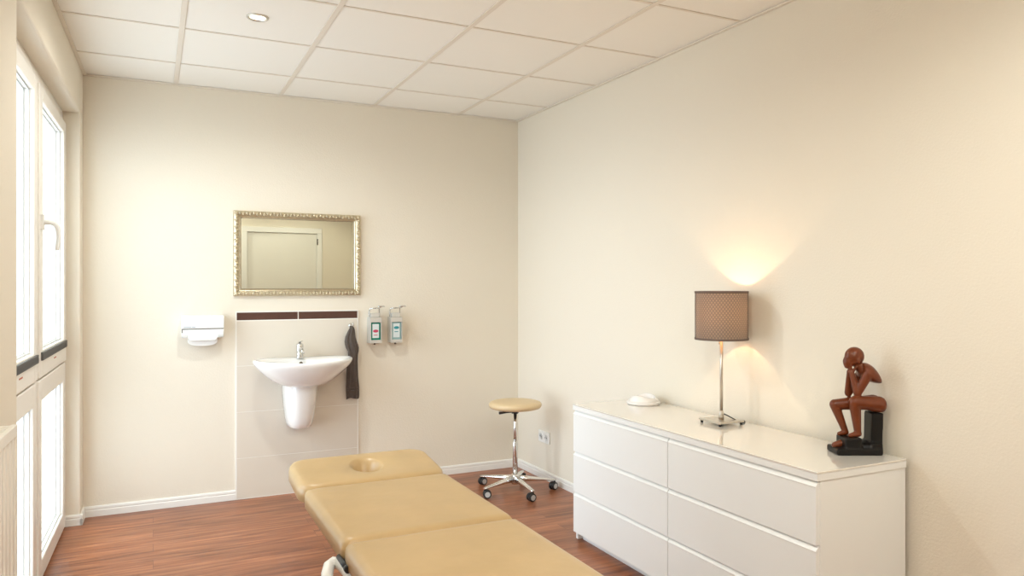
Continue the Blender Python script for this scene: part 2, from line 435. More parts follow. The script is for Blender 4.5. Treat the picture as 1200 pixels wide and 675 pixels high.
# underside, from the pedestal up to the rim: the back stays on the wall
prof = [(.30, -.165), (.38, -.162), (.52, -.148), (.66, -.122), (.78, -.093), (.88, -.064), (.95, -.040), (.985, -.024), (1.0, -.010), (.995, -.002), (.975, .002)]
for s_, dz in prof:
    rings.append([Vector((x*s_, (y+.19)*(s_ if y < -.19 else 1)-.19 if s_ < 1 else y, RZ+dz+.010*(abs(x)/.308)**2*s_)) for x, y in OUT])
# rim top then bowl
rings.append([Vector((x*.94, -.19+(y+.19)*.93, RZ+.000+.008*(abs(x)/.308)**2)) for x, y in OUT])
rings.append(ering(.255, .165, RZ-.004)); rings.append(ering(.243, .155, RZ-.012)); rings.append(ering(.225, .142, RZ-.04))
rings.append(ering(.185, .118, RZ-.085)); rings.append(ering(.12, .08, RZ-.115)); rings.append(ering(.05, .04, RZ-.125)); rings.append(ering(.02, .02, RZ-.127))
loft(b, rings)
basin = fin('basin', b, M['ceramic'], wb)
b = bm_new(); lathe(b, [(.022, 0), (.022, .003), (.018, .004)], (0, -.235, RZ-.1275), 24); fin('drain', b, M['chrome'], basin)
b = bm_new(); lathe(b, [(.011, 0), (.011, .004)], (0, 0, 0), 20, mtx=Matrix.Translation((0, -.100, RZ-.030)) @ Matrix.Rotation(R(75), 4, 'X')); fin('overflow_hole', b, M['handle_dark'], basin)
b = bm_new(); rings = []
for k, (z, w, d) in enumerate([(.755, .108, .235), (.72, .107, .232), (.65, .103, .222), (.58, .097, .208), (.52, .090, .192), (.48, .083, .175), (.455, .073, .155), (.44, .055, .125), (.435, .03, .08)]):
    r_ = []
    for i in range(33):
        th = PI*i/32; c, s_ = math.cos(th), math.sin(th)
        r_.append(Vector((w*(abs(c)**.72)*(1 if c > 0 else -1), -.002-d*abs(s_)**.72, z)))
    rings.append(r_)
loft(b, rings); fin('half_pedestal', b, M['ceramic'], wb)
# mixer tap
tap = thing('mixer_tap', 'small chrome single-lever mixer tap standing on the back of the washbasin', 'tap', (SX, YB-.075, RZ))
b = bm_new(); lathe(b, [(.026, 0), (.026, .006), (.022, .010), (.021, .05), (.023, .075), (.0225, .09), (.017, .098), (.004, .100)], n=28)
tube(b, bez((0, -.01, .055), (0, -.05, .072), (0, -.085, .068), (0, -.105, .045), 8), [.013, .013, .0125, .012, .0118, .0115, .011, .011, .011], 16)
fin('tap_body', b, M['chrome'], tap, smooth=True)
b = bm_new(); box(b, -.009, -.068, .100, .009, .012, .108, mtx=Matrix.Rotation(R(-10), 4, 'X')); fin('lever', b, M['chrome'], tap, bevel=.003)

# ------------------------------------------------------------------ mirror
mz0, mz1, mx0, mx1 = 1.300, 1.846, .459, 1.277
mir = thing('wall_mirror', 'landscape mirror in an ornate champagne frame above the washbasin', 'mirror', ((mx0+mx1)/2, YB, (mz0+mz1)/2))
W, Hh = (mx1-mx0)/2, (mz1-mz0)/2; fw = .044
b = bm_new(); box(b, -W+fw-.01, -.012, -Hh+fw-.01, W-fw+.01, -.006, Hh-fw+.01)
fin('mirror_glass', b, M['mirror'], mir)
b = bm_new()   # moulded frame: profile swept round the rectangle with mitred corners
prof = [(0, 0), (0, .018), (.005, .026), (.014, .031), (.024, .029), (.031, .021), (.036, .019), (.040, .021), (.044, .017), (.044, .010), (.044, .0)]
cs = [(-1, -1), (1, -1), (1, 1), (-1, 1)]
rings = [[Vector((sx*(W-d), -y, sz*(Hh-d))) for d, y in prof] for sx, sz in cs]; rings.append(rings[0])
rr = [[b.verts.new(p) for p in r_] for r_ in rings[:4]]; rr.append(rr[0])
for a_, c_ in zip(rr, rr[1:]):
    for i in range(len(prof)-1): b.faces.new((a_[i], a_[i+1], c_[i+1], c_[i]))
frm = fin('ornate_frame', b, M['gilt'], mir)
b = bm_new()   # carved scroll ornament running along the frame
def scrolls(x0, z0, x1, z1):
    L = math.hypot(x1-x0, z1-z0); n = int(L/.021); ux, uz = (x1-x0)/L, (z1-z0)/L; px, pz = -uz, ux
    for k in range(n+1):
        s_ = L*k/n; cx, cz = x0+ux*s_, z0+uz*s_
        ang = math.atan2(uz, ux) + (R(48) if k % 2 else R(-48))
        ell(b, (cx, -.031, cz), (.0135, .0085, .0060), 8, Matrix.Rotation(-ang, 3, 'Y'))
        ell(b, (cx+px*.009*(1 if k % 2 else -1), -.030, cz+pz*.009*(1 if k % 2 else -1)), (.0055, .008, .0055), 8)
d = .018
for (a0, a1), (c0, c1) in zip(cs, cs[1:]+cs[:1]): scrolls(a0*(W-d), a1*(Hh-d), c0*(W-d), c1*(Hh-d))
fin('carved_scrollwork', b, M['gilt'], frm)
b = bm_new(); q = fw+.004
for (x0, z0, x1, z1) in ((-W+fw-.004, -Hh+fw-.004, W-fw+.004, -Hh+q), (-W+fw-.004, Hh-q, W-fw+.004, Hh-fw+.004), (-W+fw-.004, -Hh+fw, -W+q, Hh-fw), (W-q, -Hh+fw, W-fw+.004, Hh-fw)):
    box(b, x0, -.016, z0, x1, -.011, z1)
fin('inner_slip', b, M['giltdark'], frm)

# ------------------------------------------------------------------ paper towel dispenser
pd = thing('paper_towel_dispenser', 'white box paper towel dispenser on the back wall left of the washbasin', 'towel dispenser', (.276, YB, 1.048))
b = bm_new(); rings = []
w = .121
hood = [(0, .135), (-.095, .135), (-.108, .128), (-.112, .118), (-.113, .055), (0, .055)]
rings = [[Vector((x, y, z)) for y, z in hood] for x in (-w, w)]
loft(b, rings, smooth=False); fin('hood', b, M['plastic'], pd, bevel=.004, bseg=3)
b = bm_new()
# lower tray: cheeks at both sides and a scooped front
fr = [(-w+.002, .050), (w-.002, .050), (w-.002, .012), (w-.018, -.002), (w-.035, -.002), (w-.050, -.020), (-w+.050, -.020), (-w+.035, -.002), (-w+.018, -.002), (-w+.002, .012)]
loft(b, [[Vector((x, y, z)) for x, z in fr] for y in (-.108, -.0)], smooth=False)
fin('tray', b, M['plastic'], pd, bevel=.003)
for s_ in (-1, 1):
    b = bm_new(); x0, x1 = sorted((s_*(w-.003), s_*(w-.036))); box(b, x0, -.110, -.0, x1, -.02, .016); fin('side_grip', b, M['plastic2'], pd, bevel=.003)
b = bm_new(); box(b, -w+.006, -.106, .0495, w-.004, -.02, .056); box(b, -w+.0015, -.1095, .030, -w+.006, -.10, .056); fin('seam_gap', b, M['vent'], pd)
b = bm_new()
fr = []
for i in range(17): th = PI*i/16; fr.append((-.085*math.cos(th), -.018-.036*math.sin(th)**.6))
loft(b, [[Vector((x, y, z)) for x, z in [(-.085, -.012)]+fr+[(.085, -.012)]] for y in (-.085, -.03)], smooth=False)
fin('paper_towels', b, M['paper'], pd, bevel=.003)
b = bm_new(); box(b, -w+.012, -.1136, .062, -w+.055, -.1128, .0655); box(b, -w+.058, -.1136, .062, -w+.078, -.1128, .0655); fin('printed_mark', b, M['blueprint'], pd)

# ------------------------------------------------------------------ soap / disinfectant dispensers
def dispenser(x, label, bottle, band):
    t = thing('soap_dispenser', label, 'soap dispenser', (x, YB+.001, 0), group=None)
    z0, z1 = .974, 1.150; w = .040
    b = bm_new()
    box(b, -w+.004, -.004, z0+.006, w-.004, 0, z1-.034)
    box(b, -w, -.088, z0+.006, -w+.004, 0, z1-.034); box(b, w-.004, -.088, z0+.006, w, 0, z1-.034)
    box(b, -w, -.088, z0, w, 0, z0+.006); box(b, -w, -.088, z1-.034, w, 0, z1)
    box(b, -w+.004, -.088, z0+.022, -w+.0065, -.084, z1-.034); box(b, w-.0065, -.088, z0+.022, w-.004, -.084, z1-.034)
    box(b, -w+.004, -.088, z0+.006, w-.004, -.084, z0+.022)
    fin('housing', b, M['soapsteel'], t, bevel=.002)
    b = bm_new(); box(b, -.034, -.082, z0+.008, .034, -.010, z1-.036); bt = fin('bottle', b, bottle, t, bevel=.006, bseg=3)
    b = bm_new(); box(b, -.0235, -.0842, z0+.036, .0215, -.0815, z1-.045); fin('bottle_label', b, M['label'], bt)
    b = bm_new(); 
    zz = z0+.083 if band is M['pink'] else z0+.103
    ell(b, (-.001, -.0846, zz), (.019, .001, .010), 16); box(b, -.015, -.0848, zz-.030, .012, -.0841, zz-.025)
    fin('label_print', b, band, bt)
    b = bm_new(); box(b, -.030, -.070, z1, .030, -.018, z1+.028); fin('pump_head', b, M['soapsteel'], t, bevel=.004)
    b = bm_new()   # elbow lever
    for s_ in (-1, 1):
        tube(b, [(s_*.036, -.045, z1-.012), (s_*.036, -.040, z1+.025), (s_*.034, -.046, z1+.052), (s_*.030, -.064, z1+.062)], .0042, 8)
    tube(b, [(-.030, -.064, z1+.062), (.030, -.064, z1+.062)], .0042, 8)
    tube(b, [(0, -.064, z1+.062), (0, -.13, z1+.064), (.0, -.19, z1+.070), (0, -.215, z1+.078)], .0048, 8)
    tube(b, [(-.022, -.215, z1+.078), (.022, -.215, z1+.078)], .005, 8)
    fin('elbow_lever', b, M['chrome'], t)
    b = bm_new(); tube(b, [(0, -.05, z0+.004), (0, -.05, z0-.012)], .006, 10); fin('spout', b, M['handle_dark'], t)
dispenser(1.366, 'steel soap dispenser holding a green bottle with a red mark, left of the pair', M['greenliq'], M['pink'])
dispenser(1.512, 'steel soap dispenser holding a pale bottle with a teal mark, right of the pair', M['tealliq'], M['teal'])

# ------------------------------------------------------------------ hook and towel
hk = thing('towel_hook', 'small round chrome hook on the tiles under the brown border', 'hook', (1.212, YB-.013, 1.095))
b = bm_new(); lathe(b, [(.017, 0), (.017, .006), (.012, .009), (.003, .0095)], n=24, mtx=Matrix.Rotation(R(90), 4, 'X')); fin('backplate', b, M['chrome'], hk, smooth=True)
b = bm_new(); tube(b, [(0, -.006, 0), (0, -.030, -.002), (0, -.044, -.002), (0, -.050, .010), (0, -.048, .022)], .0042, 10); fin('prong', b, M['chrome'], hk)
b = bm_new(); rings = []; n = 64
rows = [(1.089, .006, .008, 1.212), (1.084, .014, .011, 1.211), (1.070, .020, .015, 1.209), (1.050, .027, .019, 1.205), (1.02, .036, .024, 1.200), (.99, .043, .028, 1.202), (.968, .046, .029, 1.208),
        (.945, .044, .028, 1.214), (.922, .036, .025, 1.220), (.90, .033, .021, 1.218), (.86, .036, .018, 1.214), (.80, .040, .017, 1.213), (.74, .042, .017, 1.213), (.68, .044, .016, 1.215), (.63, .045, .0155, 1.216), (.605, .045, .015, 1.216)]
for z, w, d, cx in rows:
    r_ = []
    for i in range(n):
        th = 2*PI*i/n; f = 1+.16*math.sin(th*7+z*6)+.10*math.sin(th*11-z*17)
        r_.append(Vector((cx+w*math.cos(th)*(1+.04*math.sin(z*30)), YB-.048+d*math.sin(th)*f, z+.006*math.sin(th*3+1) if z < .62 else z)))
    rings.append(r_)
loft(b, rings); 
tw = fin('hand_towel', b, M['towel']); tag(tw, 'dark grey-brown hand towel hanging in folds beside the washbasin', 'towel')
b = bm_new()
for z in (.655, .672):
    r2 = []
    for zz in (z, z+.006):
        r2.append([Vector((1.2155+.0458*math.cos(2*PI*i/n), YB-.048+.0195*math.sin(2*PI*i/n)*(1+.1*math.sin(i*.7)), zz)) for i in range(n)])
    loft(b, r2)
fin('woven_border', b, M['towel'], tw)

# ------------------------------------------------------------------ wall sockets
so = thing('wall_socket', 'white double electrical socket on the right wall behind the stool', 'socket', RC, AR)
yc, zc = -.42, .298
b = bm_new(); box(b, -.010, yc-.078, zc-.041, 0, yc+.078, zc+.041); fin('faceplate', b, M['plastic'], so, bevel=.004)
for s_ in (-1, 1):
    b = bm_new(); lathe(b, [(.024, 0), (.024, .003), (.020, .003), (.019, -.0005), (.001, -.0005)], n=28, mtx=Matrix.Translation((-.010, yc+s_*.0365, zc)) @ Matrix.Rotation(R(-90), 4, 'Y'))
    g = fin('outlet', b, M['plastic'], so)
    b = bm_new()
    for k in (-1, 1): lathe(b, [(.003, 0), (.003, .002)], n=10, mtx=Matrix.Translation((-.0112, yc+s_*.0365+k*.0095, zc)) @ Matrix.Rotation(R(-90), 4, 'Y'))
    fin('pin_hole', b, M['dark'], g)

# ------------------------------------------------------------------ downlights
def downlight(x, y, label):
    t = thing('ceiling_downlight', label, 'downlight', (x, y, H+.006), group='round ceiling downlights')
    b = bm_new(); lathe(b, [(.050, 0), (.050, -.005), (.046, -.008), (.038, -.006), (.036, .004), (.050, .004)], n=40, cap=False); fin('trim_ring', b, M['steel'], t, smooth=True)
    b = bm_new(); lathe(b, [(.037, -.001), (.034, -.003), (.02, -.0055), (.002, -.0065)], n=32); fin('lamp_lens', b, M['spotlens'], t, smooth=True)
    L = bpy.data.lights.new('downlight_lamp', 'SPOT'); L.energy = DOWN_W; L.color = (.98, 1, .96); L.spot_size = R(172); L.spot_blend = .5; L.shadow_soft_size = .04
    o = bpy.data.objects.new('downlight_lamp', L); col.objects.link(o); o.location = (0, 0, -.02); o.parent = t
DOWN_W = 55
downlight(.4375, 3.616, 'round downlight in the ceiling tile above the washbasin side of the room')
downlight(.4375, 1.116, 'added unseen fill downlight in the ceiling above the foot of the treatment table')  # this one and those below are out of view, added as fill light
downlight(1.6875, .491, 'added unseen fill downlight in the ceiling between the door and the end of the chest of drawers')
downlight(.4375, -.134, 'added unseen fill downlight in the ceiling close to the near wall, left of the door')

# ------------------------------------------------------------------ treatment table
TX = .842; TZ = .56
tt = thing('treatment_table', 'camel leather treatment table in three padded sections with a face hole', 'massage table', (TX, 0, 0))
def rrect(hx, hy, rad_, n=96, cx=0, cy=0):
    # points sampled by angle on a rounded rectangle
    out = []
    for i in range(n):
        th = 2*PI*i/n; c, s_ = math.cos(th), math.sin(th)
        # superellipse-free: march ray to the rounded rectangle
        lo, hi = 0, hx+hy
        for _ in range(40):
            m_ = (lo+hi)/2; x, y = abs(m_*c), abs(m_*s_)
            qx, qy = x-(hx-rad_), y-(hy-rad_)
            dd = math.hypot(max(qx, 0), max(qy, 0))+min(max(qx, qy), 0)-rad_
            if dd > 0: hi = m_
            else: lo = m_
        out.append((cx+lo*c, cy+lo*s_))
    return out
def cushion(name, y0, y1, hx, z, th, corner, hole=None, tilt=0, n=128):
    hy = (y1-y0)/2; cy = (y0+y1)/2; b = bm_new(); rings = []
    e = .030
    edge = [(0.0, -th+.0), (0, -th*.5), (0, -e), (e*.12, -e*.55), (e*.38, -e*.20), (e*.8, -e*.03), (e*1.5, 0)]
    for d_, dz in edge: rings.append([Vector((x, y, z+dz)) for x, y in rrect(hx-d_, hy-d_, max(.012, corner-d_*.6), n, 0, cy)])
    if hole:
        hx_, hy_, hcy = hole
        o = rrect(hx-e*1.5, hy-e*1.5, max(.012, corner-e), n, 0, cy)
        hr = [(hx_*math.cos(2*PI*i/n), hcy+hy_*math.sin(2*PI*i/n)) for i in range(n)]
        for s_, k, dz in ((.5, 1.45, 0), (1, 1.26, -.0008), (1, 1.16, -.004), (1, 1.05, -.011), (1, .93, -.022), (1, .82, -.038), (1, .70, -.056), (1, .64, -th)):
            if s_ < 1: rings.append([Vector(((ox*.5+hx_p*.5*k), (oy*.5+(hcy+(hy_p-hcy)*k)*.5), z+dz)) for (ox, oy), (hx_p, hy_p) in zip(o, hr)])
            else: rings.append([Vector((hx_p*k, hcy+(hy_p-hcy)*k, z+dz)) for hx_p, hy_p in hr])
        rr_ = loft(b, rings, True, False, False)
        for i in range(n): b.faces.new((rr_[-1][i], rr_[-1][(i+1) % n], rr_[0][(i+1) % n], rr_[0][i]))
    else:
        for s_ in (.8, .5, .2): rings.append([Vector((x*s_, cy+(y-cy)*s_, z+.003*(1-s_))) for x, y in rrect(hx-e*1.5, hy-e*1.5, max(.012, corner-e), n, 0, cy)])
        loft(b, rings)
    if tilt:
        for v in b.verts: v.co.z += max(0, v.co.y-y0)*tilt
    return fin(name, b, M['leather'], tt, smooth=False)
Y1, Y2, Y0t = 3.02, 2.335, 1.42
cushion('head_cushion', Y1+.002, 3.375, .314, TZ, .07, .075, hole=(.060, .074, 3.205), tilt=.115)
cushion('back_cushion', Y2+.002, Y1-.002, .304, TZ, .07, .022)
cushion('leg_cushion', Y0t, Y2-.002, .304, TZ, .07, .022)
b = bm_new()   # boards below the pads
box(b, -.27, Y1+.01, TZ-.088, -.10, 3.30, TZ-.068); box(b, .10, Y1+.01, TZ-.088, .27, 3.30, TZ-.068)
box(b, -.28, Y2+.01, TZ-.085, .28, Y1-.01, TZ-.068); box(b, -.28, Y0t+.02, TZ-.085, .28, Y2-.01, TZ-.068)
fin('base_board', b, M['white_steel'], tt, bevel=.003)
def arch(s_):
    return [(s_*x, y, z) for x, y, z in ((.352, 2.30, .04), (.352, 2.315, .30), (.352, 2.325, .39), (.350, 2.345, .425), (.343, 2.38, .449), (.330, 2.412, .460), (.313, 2.425, .464), (.297, 2.412, .463), (.288, 2.37, .459), (.284, 2.31, .456), (.282, 2.2, .455), (.282, 1.55, .455))]
for s_ in (-1, 1):
    b = bm_new(); tube(b, arch(s_), .019, 16); fin('side_tube', b, M['white_steel'], tt, smooth=True)
for yy in (1.62, 2.72):
    b = bm_new()
    tube(b, [(-.25, yy, .035), (.25, yy, .035)], .022, 16)
    fin('foot_bar', b, M['white_steel'], tt, smooth=True)
    for s_ in (-1, 1):
        b = bm_new(); tube(b, [(s_*.10, yy, .04), (s_*.10, yy, TZ-.09)], .02, 16); fin('leg', b, M['white_steel'], tt, smooth=True)
b = bm_new(); tube(b, [(-.352, 2.30, .05), (.352, 2.30, .05)], .018, 12); fin('foot_bar', b, M['white_steel'], tt, smooth=True)
for yy in (1.62, 2.72, 2.30):
    for s_ in (-1, 1):
        b = bm_new(); lathe(b, [(.024, 0), (.024, .012), (.018, .016)], (s_*(.23 if yy != 2.30 else .33), yy, 0), 20)
        tube(b, [(s_*(.23 if yy != 2.30 else .33), yy, .012), (s_*(.23 if yy != 2.30 else .33), yy, .04)], .01, 10); fin('foot_pad', b, M['rubber'], tt)
b = bm_new(); tube(b, [(-.304, 2.385, TZ-.066), (-.304, 2.27, TZ-.066)], .0095, 14); tube(b, [(-.304, 2.28, TZ-.066), (-.304, 2.262, TZ-.066)], .0115, 14)
fin('release_grip', b, M['rubber'], tt)['label'] = 'black rubber release grip'
for s_ in (-1, 1):
    b = bm_new(); box(b, s_*.26-.008, Y1-.05, TZ-.10, s_*.26+.008, Y1+.05, TZ-.068); fin('hinge', b, M['steel'], tt)

# ------------------------------------------------------------------ stool
st = thing('rolling_stool', 'round cream stool on a chrome five-wheel base near the room corner', 'stool', (2.175, 4.44, 0), R(53))
b = bm_new(); lathe(b, [(.05, .545), (.15, .548), (.168, .554), (.176, .566), (.177, .577), (.170, .588), (.150, .595), (.10, .599), (.03, .600)], n=56); fin('seat', b, M['seat'], st, smooth=True)
b = bm_new(); lathe(b, [(.06, .533), (.075, .536), (.075, .546)], n=32); box(b, -.02, -.02, .515, .02, .02, .535); fin('seat_plate', b, M['rubber'], st)
b = bm_new(); tube(b, [(0, 0, .526), (-.05, .05, .528), (-.085, .09, .527)], [.006, .006, .009], 10); fin('height_lever', b, M['rubber'], st)
b = bm_new(); lathe(b, [(.0115, .30), (.0115, .52)], n=24); fin('piston', b, M['chrome'], st, smooth=True)
b = bm_new(); lathe(b, [(.017, .09), (.017, .325), (.0145, .332)], n=28); fin('gas_column', b, M['chrome'], st, smooth=True)
b = bm_new(); lathe(b, [(.024, .045), (.030, .055), (.032, .095), (.026, .108), (.017, .112)], n=28); fin('hub', b, M['alu'], st, smooth=True)
for k in range(5):
    a = 2*PI*k/5; rt = Matrix.Rotation(a, 4, 'Z')
    b = bm_new(); rings = []
    for q, w, zt, zb in ((.022, .017, .104, .060), (.09, .016, .094, .064), (.18, .0145, .082, .064), (.250, .013, .072, .060), (.275, .011, .068, .059)):
        sec = [(-w, zb), (-w*1.05, (zt+zb)/2), (-w*.75, zt-.003), (0, zt), (w*.75, zt-.003), (w*1.05, (zt+zb)/2), (w, zb)]
        rings.append([rt @ Vector((q, y, z)) for y, z in sec])
    loft(b, rings); fin('leg', b, M['alu'], st)
    off = [R(20), R(70), R(-30), R(100), R(40)][k]
    cm = rt @ Matrix.Translation((.267, 0, 0)) @ Matrix.Rotation(off, 4, 'Z')
    b = bm_new(); tube(b, [cm @ Vector((0, 0, .062)), cm @ Vector((0, 0, .046))], .006, 10)
    # hood over the twin wheels
    for i in range(1):
        rg = []
        for y in (-.006, .006):
            rg.append([cm @ Vector((-.014+.027*math.cos(t_), y, .028+.027*math.sin(t_))) for t_ in [R(-20+200*j/12) for j in range(13)]]+[cm @ Vector((-.014, y, .028))])
        loft(b, rg, smooth=False)
    cas = fin('caster', b, M['rubber'], st)
    for s_ in (-1, 1):
        b = bm_new(); mw = cm @ Matrix.Translation((-.014, s_*.013, .0262)) @ Matrix.Rotation(R(90), 4, 'X')
        lathe(b, [(.018, -.008), (.0255, -.0065), (.026, 0), (.0255, .0065), (.018, .008)], n=28, mtx=mw)
        wh = fin('wheel', b, M['rubber'], cas, smooth=True)
        b = bm_new(); lathe(b, [(.0175, -.0088), (.0175, .0088)], n=24, mtx=mw); 
        fin('wheel_rim', b, M['grey_rim'], cas)

# ------------------------------------------------------------------ chest of drawers
DRW = 0
dr = thing('chest_of_drawers', 'long white six-drawer chest with a glossy glass top against the right wall', 'chest of drawers', (2.035, 1.820, 0), DRW)
DL, DD, DH = 1.625, .436, .730    # along y, depth along x, height ; local origin front right corner
b = bm_new(); box(b, .0, 0, .006, DD, .020, DH-.032); fin('side_panel', b, M['dresser'], dr, bevel=.001).location = (.018, 0, 0)
# (side panels start behind the overlaid fronts)
b = bm_new(); box(b, .0, DL-.020, .006, DD, DL, DH-.032); fin('side_panel', b, M['dresser'], dr, bevel=.001).location = (.018, 0, 0)
b = bm_new(); box(b, 0.0, -.004, DH-.032, DD+.018, DL+.004, DH-.008); fin('top_board', b, M['dresser'], dr, bevel=.001)
b = bm_new(); box(b, -.001, -.005, DH-.0075, DD+.018, DL+.005, DH); fin('glass_top', b, M['glasstop'], dr, bevel=.0015)['label'] = 'glossy cream-white glass top'
b = bm_new(); box(b, .05, .02, .0, .065, DL-.02, .052); box(b, .03, .02, .05, DD, DL-.02, .062); fin('plinth', b, M['dresser'], dr)
b = bm_new(); box(b, DD, .02, .05, DD+.008, DL-.02, DH-.03); fin('back_board', b, M['dresser'], dr)
b = bm_new(); box(b, .03, DL/2-.01, .06, DD, DL/2+.01, DH-.04); fin('centre_partition', b, M['dresser'], dr)
rowsz = [(.046, .258), (.262, .474), (.478, .695)]
for c_ in range(2):
    y0 = .002 + c_*DL/2; y1 = y0 + DL/2 - .004
    for z0, z1 in rowsz:
        # front with a sloped grip lip along its top edge
        pr_ = [(0, z0), (0, z1-.020), (-.0015, z1-.0185), (-.0015, z1-.0165), (.012, z1), (.018, z1), (.018, z0)]
        b = bm_new(); loft(b, [[Vector((x, y, z)) for x, z in pr_] for y in (y0, y1)], smooth=False)
        f = fin('drawer', b, M['dresser'], dr, bevel=.0008)
        b = bm_new(); box(b, .02, y0+.03, z0+.01, DD-.03, y1-.03, z0+.02)
        box(b, .019, y0+.03, z0+.01, .03, y1-.03, z1-.03); box(b, .02, y0+.03, z0+.01, DD-.03, y0+.04, z1-.06); box(b, .02, y1-.04, z0+.01, DD-.03, y1-.03, z1-.06)
        fin('drawer_box', b, M['dresser'], f)

# ------------------------------------------------------------------ table lamp
lx, ly, lz = 2.362, 2.657, DH
lamp = thing('table_lamp', 'lit table lamp with a pierced taupe drum shade on the white chest', 'lamp', (lx, ly, lz), .2*0)
b = bm_new(); box(b, -.072, -.072, .011, .072, .072, .020); fin('base_plate', b, M['nickel'], lamp, bevel=.002)
for sx in (-1, 1):
    for sy in (-1, 1):
        b = bm_new(); lathe(b, [(.006, 0), (.007, .011)], (sx*.062, sy*.062, 0), 12); fin('foot', b, M['rubber'], lamp)
b = bm_new(); tube(b, [(0, 0, .018), (0, 0, .46)], .0075, 18); lathe(b, [(.012, .02), (.011, .05), (.0075, .06)], n=20); fin('pole', b, M['nickel'], lamp, smooth=False)
b = bm_new(); lathe(b, [(.014, .43), (.020, .46), (.018, .485)], n=20); fin('bulb_socket', b, M['nickel'], lamp)
b = bm_new(); ell(b, (0, 0, .52), (.026, .026, .034), 20); fin('bulb', b, M['bulb'], lamp)
SR, SZ0, SZ1 = .1195, .387, .611
def cyl_uv(name, r, z0, z1, m, parent):
    me = bpy.data.meshes.new(name); n = 96; vs = []; fs = []; 
    for z in (z0, z1):
        for i in range(n): vs.append((r*math.cos(2*PI*i/n), r*math.sin(2*PI*i/n), z))
    for i in range(n): fs.append((i, (i+1) % n, n+(i+1) % n, n+i))
    me.from_pydata(vs, [], fs); uv = me.uv_layers.new(name='UVMap')
    for i, p in enumerate(me.polygons):
        for li, (u, v) in zip(p.loop_indices, ((i/n, 0), ((i+1)/n, 0), ((i+1)/n, 1), (i/n, 1))): uv.data[li].uv = (u, v)
        p.use_smooth = True
    me.materials.append(m); o = bpy.data.objects.new(name, me); col.objects.link(o); o.parent = parent; return o
sh = cyl_uv('lamp_shade', SR, SZ0, SZ1, M['shade'], lamp); sh['label'] = 'taupe drum shade pierced with small holes'
cyl_uv('shade_liner', SR-.006, SZ0+.003, SZ1-.003, M['liner'], sh)
for z0, z1 in ((SZ0, SZ0+.009), (SZ1-.009, SZ1)):
    b = bm_new(); loft(b, [[Vector((r*math.cos(2*PI*i/96), r*math.sin(2*PI*i/96), z)) for i in range(96)] for r, z in ((SR-.004, z0), (SR+.0018, z0), (SR+.0018, z1), (SR-.004, z1), (SR-.004, z0))], cap0=False, cap1=False)
    fin('shade_hem', b, M['shadeline'], sh)
b = bm_new()
for k in range(3):
    a = 2*PI*k/3; tube(b, [(.018*math.cos(a), .018*math.sin(a), .482), ((SR-.003)*math.cos(a), (SR-.003)*math.sin(a), .482)], .0018, 8)
fin('shade_carrier', b, M['nickel'], lamp)
b = bm_new(); tube(b, [(-.03, -.02, .425), (-.03, -.02, .375)], .0012, 6); ell(b, (-.03, -.02, .372), (.004, .004, .006), 8); tube(b, [(0, 0, .435), (-.03, -.02, .425)], .0015, 6); fin('pull_switch', b, M['nickel'], lamp)
b = bm_new(); tube(b, bez((.008, -.002, .045), (.03, -.02, .035), (.05, -.05, .012), (.085, -.05, .0035), 10)+[Vector((.115, -.03, .0035)), Vector((.128, -.01, .0035))], .0026, 8); fin('power_cord', b, M['rubber'], lamp)
L = bpy.data.lights.new('lamp_bulb_light', 'POINT'); L.energy = 4.5; L.color = (1, .66, .38); L.shadow_soft_size = .012
lo = bpy.data.objects.new('lamp_bulb_light', L); col.objects.link(lo); lo.location = (0, 0, .512); lo.parent = lamp

# ------------------------------------------------------------------ porcelain dish on the chest
bw = thing('porcelain_dish', 'low round white porcelain dish with wavy top on the chest beside the lamp', 'dish', (2.375, 3.28, DH))
b = bm_new(); lathe(b, [(.07, 0), (.086, .001), (.090, .006), (.089, .014), (.083, .017), (.02, .017)], n=48); fin('saucer', b, M['bowl'], bw, smooth=True)
b = bm_new(); rings = []
for r, z, wv in ((.080, .016, 0), (.079, .021, 0), (.073, .030, .3), (.066, .041, 1), (.061, .043, 1), (.060, .036, .6), (.056, .024, 0), (.03, .020, 0)):
    rings.append([Vector((r*math.cos(2*PI*i/64), r*math.sin(2*PI*i/64), z+wv*.008*math.sin(2*PI*i/64*2+.6))) for i in range(64)])
loft(b, rings); fin('bowl', b, M['bowl'], bw)

# ------------------------------------------------------------------ carved figurine
stt = thing('carved_figurine', 'red-brown wooden seated figure resting its chin on its hand on the chest', 'figurine', (2.405, 1.965, DH), R(-25.85))
S = .00077
def P(cx, cy, y=0): return ((cx-215)*S, y, (605-cy)*S)
b = bm_new()
# thighs, shins, feet
capsule(b, P(312, 360, -.022), P(200, 350, -.022), .030, .024); ell(b, P(322, 362, -.020), (.020, .034, .030), 20)
capsule(b, P(312, 360, .022), P(130, 372, .030), .030, .021); ell(b, P(322, 362, .020), (.020, .034, .030), 20); box(b, P(300, 398)[0], -.030, P(300, 392)[2], P(338, 325)[0], .030, P(338, 330)[2])
capsule(b, P(196, 352, -.022), P(212, 495, -.020), .022, .013)
capsule(b, P(128, 375, .030), P(172, 500, .018), .019, .012)
capsule(b, P(215, 505, -.020), P(172, 513, -.024), .0125, .008); capsule(b, P(176, 508, .018), P(140, 514, .014), .011, .008)
# arms: elbows on the knees, hands at the chin
capsule(b, P(258, 210, -.030), P(212, 305, -.020), .019, .0155); capsule(b, P(210, 305, -.020), P(188, 205, -.010), .0145, .010)
capsule(b, P(262, 205, .030), P(195, 315, .028), .017, .014); capsule(b, P(193, 312, .028), P(186, 205, .006), .013, .0095)
for k, yy in enumerate((-.016, -.006, .004, .013)): capsule(b, P(188, 200, yy*.7), P(180+k*2, 172, yy), .0055, .0045, 10)
capsule(b, P(192, 205, -.012), P(205, 180, -.016), .006, .005, 10)
